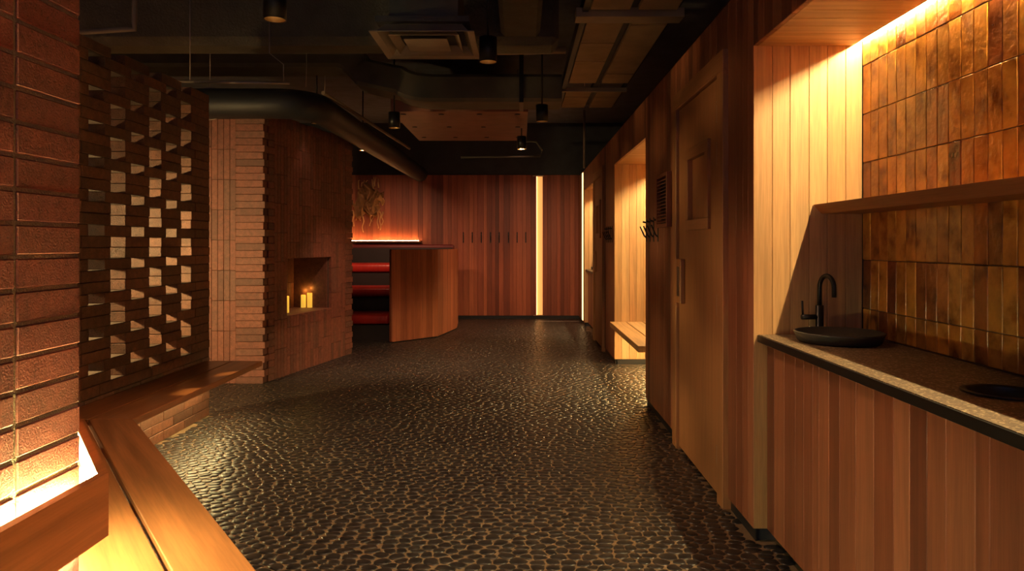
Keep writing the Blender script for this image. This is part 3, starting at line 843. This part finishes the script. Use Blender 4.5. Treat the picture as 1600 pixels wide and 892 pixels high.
l = tbox('edge_light', 'thin glowing vertical strip on the timber wall end by the far corner', 'light strip', M['edge'], XW-0.008, XW-0.001, 10.95, 11.11, 0.07, 2.37)
tbox('floor_drain', 'thin metal slot drain in the floor below the far slot light', 'drain', M['steel'], 0.3, 0.96, 11.42, 11.45, 0.0, 0.0085)

# ================================================================== HOOKS, VENT
def hook(loc, rotz, label, group):
    h = thing('coat_hook', label, 'hook', loc, rotz, group)   # local -y points away from the wall
    pbox('back_plate', M['black'], -0.009, 0.009, -0.006, 0.0, -0.09, 0.09, 0.002, h)
    MB().tube([(0, -0.005, -0.055), (0, -0.02, -0.04), (0, -0.05, 0.03)], 0.0055, 10).build('peg', M['black'], h)
    MB().tube([(0, -0.005, 0.06), (0, -0.03, 0.066)], [0.006, 0.008], 10).build('upper_knob', M['black'], h)
    return h
NTH = ['closest to', 'second from', 'third from', 'fourth from', 'fifth from', 'sixth from', 'seventh from', 'eighth from']
for k, px in enumerate((821.5, 808, 794.5, 780, 766.5, 752, 738, 724)):
    p = W(px, 371, YF); hook((p.x, YF-0.0005, p.z), 0, 'black coat hook on the far cedar wall, '+NTH[k]+' the glowing slot', 'coat hooks on the far wall')
for k, y in enumerate((5.0, 5.16, 5.31, 5.46)):
    hook((XW-0.0005, y, 1.36), -PI/2, 'black coat hook in the row '+NTH[k]+' the louvre vent', 'coat hooks beside the near door')
for k, y in enumerate((7.5, 7.65, 7.8, 7.95)):
    hook((XW-0.0005, y, 1.36), -PI/2, 'black coat hook past the bench, '+NTH[k]+' the glowing bench niche', 'coat hooks beside the far door')
vt = thing('louvre_vent', 'dark timber louvre vent on the wall beside the near door', 'vent', (XW, 4.73, 1.365))
for a, b, c, d_ in ((-0.18, -0.155, 0, 0.36), (0.155, 0.18, 0, 0.36)): pbox('frame_stile', M['cedar_z'], -0.035, -0.001, a, b, c, d_, 0.002, vt)
for c in (0, 0.335): pbox('frame_rail', M['cedar_y'], -0.035, -0.001, -0.154, 0.154, c, c+0.025, 0.002, vt)
pbox('backing', M['blackpaint'], -0.004, -0.001, -0.154, 0.154, 0.026, 0.334, 0, vt)
for k in range(13):
    part('slat', boxmesh(0.026, 0.308, 0.006), M['cedar_y'], vt, (-0.019, 0, 0.042+k*0.0232), (0, math.radians(-32), 0))

# ================================================================== CANDLES
def candle(px, y, h, r, lab):
    X = (px-VX)/F*y
    c = thing('pillar_candle', lab, 'candle', (X, y, NZ0+0.001), 0, 'candles in the fireplace recess')
    MB().lathe([(0, 0), (r, 0), (r, h-0.004), (r-0.004, h), (r*0.55, h-0.006), (0, h-0.008)], 24).build('wax', M['wax'], c)
    MB().tube([(0, 0, h-0.008), (0.001, 0, h+0.004)], 0.0015, 6).build('wick', M['black'], c)
    lt = bpy.data.lights.new('candle_light', 'POINT'); lt.energy = 0.3; lt.color = (1, 0.5, 0.08); lt.shadow_soft_size = 0.03
    lo = link(bpy.data.objects.new('candle_light', lt)); lo.parent = c; lo.location = (0.01, 0, h+0.05)
candle(447.5, 7.02, 0.165, 0.026, 'glowing pillar candle standing alone at the near end of the recess')
candle(474, 7.60, 0.135, 0.026, 'shortest glowing pillar candle of the cluster in the recess')
candle(484, 7.60, 0.158, 0.027, 'middle glowing pillar candle of the cluster in the recess')
candle(494, 7.72, 0.185, 0.027, 'tallest glowing pillar candle of the cluster in the recess')

# ================================================================== CEILING EQUIPMENT
def downlight(px, py, Y, energy, lab, tilt=(0, 0), cone=75, blend=0.8):
    p = W(px, py, Y)
    d = thing('ceiling_downlight', lab, 'downlight', p, 0, 'black cylinder downlights')
    hgt = 0.15
    MB().lathe([(0.044, 0.045), (0.050, 0.0), (0.055, 0.0), (0.055, hgt), (0.0, hgt+0.004)], 28).build('can', M['black'], d)
    MB().lathe([(0.0, 0.04), (0.045, 0.04)], 24).build('lens', M['lens'], d)
    MB().lathe([(0.0445, 0.041), (0.0495, 0.002)], 28).build('reflector', M['brass'], d)
    MB().tube([(0, 0, hgt), (0, 0, 3.3-p.z-0.002)], 0.008, 8).build('stem', M['black'], d)
    lt = bpy.data.lights.new('downlight_lamp', 'SPOT'); lt.energy = energy; lt.color = AMBER; lt.spot_size = math.radians(cone); lt.spot_blend = blend; lt.shadow_soft_size = 0.04
    lo = link(bpy.data.objects.new('downlight_lamp', lt)); lo.parent = d; lo.location = (0, 0, -0.004)
    lo.rotation_euler = (tilt[0], tilt[1], 0)
downlight(429.5, 31, 3.44, 26, 'black cylinder downlight hanging before the fireproofed beam')
downlight(762.5, 97, 4.35, 16, 'black cylinder downlight hanging beside the square air diffuser')
downlight(616, 200, 6.8, 95, 'black cylinder downlight beside the ruddy ceiling box', (0.35, 0.1))
downlight(567, 235, 9.0, 130, 'black cylinder downlight over the seating side panel', (0.95, 0.12))
downlight(847, 190, 6.4, 45, 'black cylinder downlight just past the flat duct', (0.3, 0))
downlight(815, 233, 8.3, 150, 'black cylinder downlight lighting the far cedar wall', (1.0, 0))
downlight(495, 193, 7.0, 3, 'black cylinder downlight above the fireplace face')

def downlight_at(x, y, z, e, lab, cone):
    downlight(VX+F*x/y, VY-F*(z-EYE)/y, y, e, lab, (0, 0), cone, 0.4)
downlight_at(-0.2, 2.85, 2.37, 54, 'added black cylinder downlight out of view, lighting the near cabinet', 104)  # unseen lamp added to brighten the vanity cabinet and near brick wall

# square air diffuser
ad = thing('air_diffuser', 'square taupe ceiling air diffuser with nested rims', 'air diffuser', (-0.564, 4.31, 2.463))
def ringm(o, i, zo, zi, t=0.006):
    m = MB(); q = [(-1, -1), (1, -1), (1, 1), (-1, 1)]
    vo = [m.bm.verts.new((a*o, b*o, zo)) for a, b in q]; vi = [m.bm.verts.new((a*i, b*i, zi)) for a, b in q]
    vo2 = [m.bm.verts.new((a*o, b*o, zo+t)) for a, b in q]; vi2 = [m.bm.verts.new((a*i, b*i, zi+t)) for a, b in q]
    for k in range(4):
        j = (k+1) % 4
        m.bm.faces.new((vo[k], vo[j], vi[j], vi[k])); m.bm.faces.new((vo2[k], vi2[k], vi2[j], vo2[j]))
        m.bm.faces.new((vo[k], vo2[k], vo2[j], vo[j])); m.bm.faces.new((vi[k], vi[j], vi2[j], vi2[k]))
    return m
ringm(0.30, 0.262, 0.0, 0.012).build('outer_rim', M['grille'], ad)
ringm(0.262, 0.225, 0.0125, 0.06).build('outer_cone', M['grille'], ad)
ringm(0.205, 0.165, 0.006, 0.05).build('middle_cone', M['grille'], ad)
MB().box(-0.13, 0.13, -0.13, 0.13, 0.004, 0.012, 0.003).build('centre_plate', M['grille'], ad)
MB().box(-0.27, 0.27, -0.27, 0.27, 0.068, 0.10).build('plenum_back', M['blackpaint'], ad)
MB().box(-0.2, 0.2, -0.2, 0.2, 0.101, 0.83).build('plenum', M['ductwrap'], ad)

# round black duct
pth = [(-4.5, 5.9, 2.43), (-2.05, 5.9, 2.43)]+[(-2.05+0.3*math.sin(a), 6.2-0.3*math.cos(a), 2.43) for a in [PI/2*k/8 for k in range(1, 9)]]+[(-1.72, 8.5, 2.43), (-1.68, 11.8, 2.43)]
o = MB().tube(pth, 0.125, 28).build('round_duct', M['duct']); tag(o, 'fat round black duct bending past the fireplace', 'duct')
dr = o
MB().tube([(0.135*math.cos(a), 0, 0.13+0.135*math.sin(a)) for a in [2*PI*k/24 for k in range(25)]], 0.004, 6, False).build('hanger_strap', M['steel'], dr, (-2.6, 5.9, 2.3))
MB().tube([(0, 0, 0.265), (0, 0, 0.999)], 0.003, 6).build('hanger_wire', M['steel'], dr, (-2.6, 5.9, 2.3))
o = MB().tube([W(505, 145, 6.96), W(640, 232, 11.0)], 0.02, 10).build('conduit_pipe', M['grille']); tag(o, 'thin brown conduit running above the round duct', 'pipe')
for k, (px, Y, lab) in enumerate(((507, 7.0, 'thin wire dropping to the near end of the brown conduit'), (478, 6.6, 'thin loose wire hanging over the round duct'))):
    p = W(px, 147 if k == 0 else 136, Y); o = MB().tube([p, p+Vector((0.006, 0, 0.2)), p+Vector((0, 0, 3.298-p.z))], 0.004, 6).build('hanger_wire', M['steel']); tag(o, lab, 'wire')
# suspended light track
a = W(275, 127, 5.0); b = W(452, 130, 5.0)
tr = thing('hanging_track', 'pale suspended rail hanging above the brick screen end', 'rail', a)
MB().tube([(0, 0, 0), b-a], 0.011, 4).build('rail', M['steel'], tr)
c = W(443, 127, 5.0)-a
MB().tube([c, c+Vector((0, 0, 0.12)), c+Vector((-0.1, 0, 0.2)), c+Vector((-0.1, 0, 0.87))], 0.004, 6).build('wire', M['steel'], tr)
MB().tube([Vector((0.1, 0, 0)), Vector((0.1, 0, 0.87))], 0.004, 6).build('wire', M['steel'], tr)
# fireproofed beams
o = MB().box(-4.5, 0.28, 5.08, 5.4, 2.70, 3.29, 0.05).build('ceiling_beam', M['fireproof']); tag(o, 'rough fireproofed beam crossing the ceiling', 'beam')
o = MB().box(-0.14, 0.14, 3.0, 5.07, 2.74, 3.29, 0.03).build('ceiling_beam', M['fireproof']); tag(o, 'short rough fireproofed beam running in from the room front', 'beam')
o = MB().tube([W(775, 80, 5.6), W(884, 78, 5.6)], 0.03, 14).build('brown_pipe', M['grille']); tag(o, 'short horizontal brown pipe between beam and ceiling panels', 'pipe')
p1, p2, p3 = W(212, -60, 4.4), W(210, 46, 4.4), W(100, 52, 4.4)
o = MB().tube([p1, p2+Vector((0, 0, .05)), p2, p2+Vector((-.05, 0, 0)), p3], 0.016, 10).build('elbow_conduit', M['grille']); tag(o, 'dark elbow conduit in the ceiling over the brick screen', 'pipe')
o = MB().tube([(-4.5, 5.75, 2.86), (-1.6, 5.75, 2.86)], 0.05, 16).build('ceiling_pipe', M['ductwrap']); tag(o, 'long pipe crossing behind the fireproofed beam', 'pipe')
# flat duct with a drop
o = bmesh.new()
cen = [(-4.4, 3.06), (-1.75, 3.06)]+[(-1.75+0.25*math.sin(a_), 3.06-0.25*(1-math.cos(a_))) for a_ in [PI/2*0.8*k/6 for k in range(1, 7)]]
lx, lz = cen[-1]
cen += [(-1.12+0.0-0.35*math.cos(a_)+0.3, 2.73+0.12-0.12*math.sin(a_)) for a_ in [0.35+(PI/2-0.35)*k/5 for k in range(6)]]
cen += [(0.30, 2.73), (0.392, 2.73)]
rg = []
for i, (x, z) in enumerate(cen):
    t = Vector((cen[min(i+1, len(cen)-1)][0]-cen[max(i-1, 0)][0], cen[min(i+1, len(cen)-1)][1]-cen[max(i-1, 0)][1])).normalized()
    nx_, nz_ = -t.y, t.x; row = []
    for (a_, b_) in ((-.22, -.10), (-.19, -.13), (.19, -.13), (.22, -.10), (.22, .10), (.19, .13), (-.19, .13), (-.22, .10)):
        row.append(o.verts.new((x+nx_*b_, 6.85+a_, z+nz_*b_)))
    rg.append(row)
for a_, b_ in zip(rg, rg[1:]):
    for k in range(8): o.faces.new((a_[k], a_[(k+1) % 8], b_[(k+1) % 8], b_[k]))
o.faces.new(rg[0]); o.faces.new(rg[-1]); bmesh.ops.recalc_face_normals(o, faces=o.faces)
me = bpy.data.meshes.new('flat_duct'); o.to_mesh(me); o.free()
o = part('flat_duct', me, M['ductwrap']); tag(o, 'wide flat duct dipping across the middle of the ceiling', 'duct')
hg = thing('duct_strap', 'black strap hanging round the wide flat duct', 'hanger', (0.01, 6.62, 2.6))
MB().box(-0.02, 0.02, -0.008, -0.002, -0.015, 0.69).box(-0.02, 0.02, -0.008, 0.46, -0.012, -0.004).build('strap', M['black'], hg)
# ruddy box
fc = thing('fan_coil_box', 'ruddy metal fan coil box hung below the ceiling past the flat duct', 'air unit', (-0.63, 8.25, 2.62))
MB().box(-0.71, 0.71, -0.98, 1.05, 0, 0.3, 0.006).build('casing', M['redbox'], fc)
for i in range(4):
    for j in range(3):
        MB().lathe([(0, -0.006), (.028, -0.006), (.03, 0)], 12).build('bolt', M['black'], fc, (-0.6+0.4*i, -0.85+0.8*j, -0.0005))
for q in (-0.6, 0.6): MB().tube([(q, 0, 0.3), (q, 0, 0.679)], 0.006, 6).build('rod', M['steel'], fc)
o = MB().tube([(0.06, 8.9, 2.618), (0.06, 8.9, 2.55), (0.2, 8.9, 2.55), W(847, 235, 8.9), W(845, 244, 8.9), W(720, 246, 8.9)], 0.012, 10).build('drain_pipe', M['ductwrap']); tag(o, 'thin brown drain pipe bending below the ruddy ceiling box', 'pipe')
# acoustic ceiling panels
ZP = 2.75
rowsA = [(3.7, 4.1), (4.12, 4.5), (4.70, 5.245), (5.26, 5.775), (5.79, 6.55), (6.86, 7.16), (7.18, 7.72)]
rowsB = [(3.7, 4.5), (4.70, 4.80), (4.815, 6.19), (6.21, 6.55), (6.86, 7.16), (7.18, 7.72)]
for (x0, x1), rows, g in (((0.45, 0.70), rowsA, 'in the row over the room'), ((0.755, 1.0), rowsB, 'in the row along the timber wall')):
    for k, (a, b) in enumerate(rows):
        tbox('ceiling_panel', 'tan ceiling panel '+g, 'ceiling panel', M['tilepanel'], x0, x1, a, b, ZP, ZP+0.03, 0.002, 'tan ceiling panels '+g)
gr = thing('panel_grid', 'dark steel grid carrying the tan ceiling panels', 'ceiling grid', (0.72, 5.6, ZP+0.03))
og = (0.72, 5.6, ZP+0.03)
pbox('runner', M['duct'], 0.40, 0.44, 3.4, 7.7, ZP-0.0, ZP+0.09, 0, gr, og)
pbox('runner', M['blackpaint'], 0.702, 0.753, 3.4, 7.7, ZP+0.031, ZP+0.07, 0, gr, og)
pbox('runner', M['blackpaint'], 1.003, 1.03, 3.4, 7.7, ZP+0.031, ZP+0.07, 0, gr, og)
pbox('cross_bar', M['grille'], 0.36, 1.06, 4.54, 4.68, ZP-0.03, ZP+0.03, 0.003, gr, og)
pbox('cross_bar', M['grille'], 0.402, 1.03, 6.815, 6.845, ZP-0.02, ZP+0.02, 0.002, gr, og)
for q in (4.6, 6.8): MB().tube([(-0.1, q-5.6, 0), (-0.1, q-5.6, 0.519)], 0.005, 6).build('rod', M['steel'], gr)
p = W(913, 172, 10.6)
o = MB().tube([p, (p.x, p.y, 2.40)], 0.018, 8).build('vertical_pipe', M['grille']); tag(o, 'thin vertical brown pipe above the end of the timber wall', 'pipe')

# pendant globe lamps behind the screen
def globe(loc, lab):
    g = thing('pendant_globe', lab, 'lamp', loc)
    MB().lathe([(0.09*math.sin(PI*k/12), -0.09*math.cos(PI*k/12)) for k in range(13)], 24).build('glass_globe', M['globe'], g)
    MB().lathe([(0.0, 0.125), (0.06, 0.118), (0.13, 0.09), (0.165, 0.045), (0.168, 0.045), (0.135, 0.096), (0.06, 0.128), (0.0, 0.135)], 28).build('light_block_dome', M['black'], g)  # opaque dome added over the hidden lamp to keep light off the ceiling
    MB().tube([(0, 0, 0.134), (0, 0, 3.298-loc[2])], 0.004, 6).build('cord', M['black'], g)
globe((-3.5, 3.9, 1.36), 'round glowing pendant lamp hidden behind the brick screen')
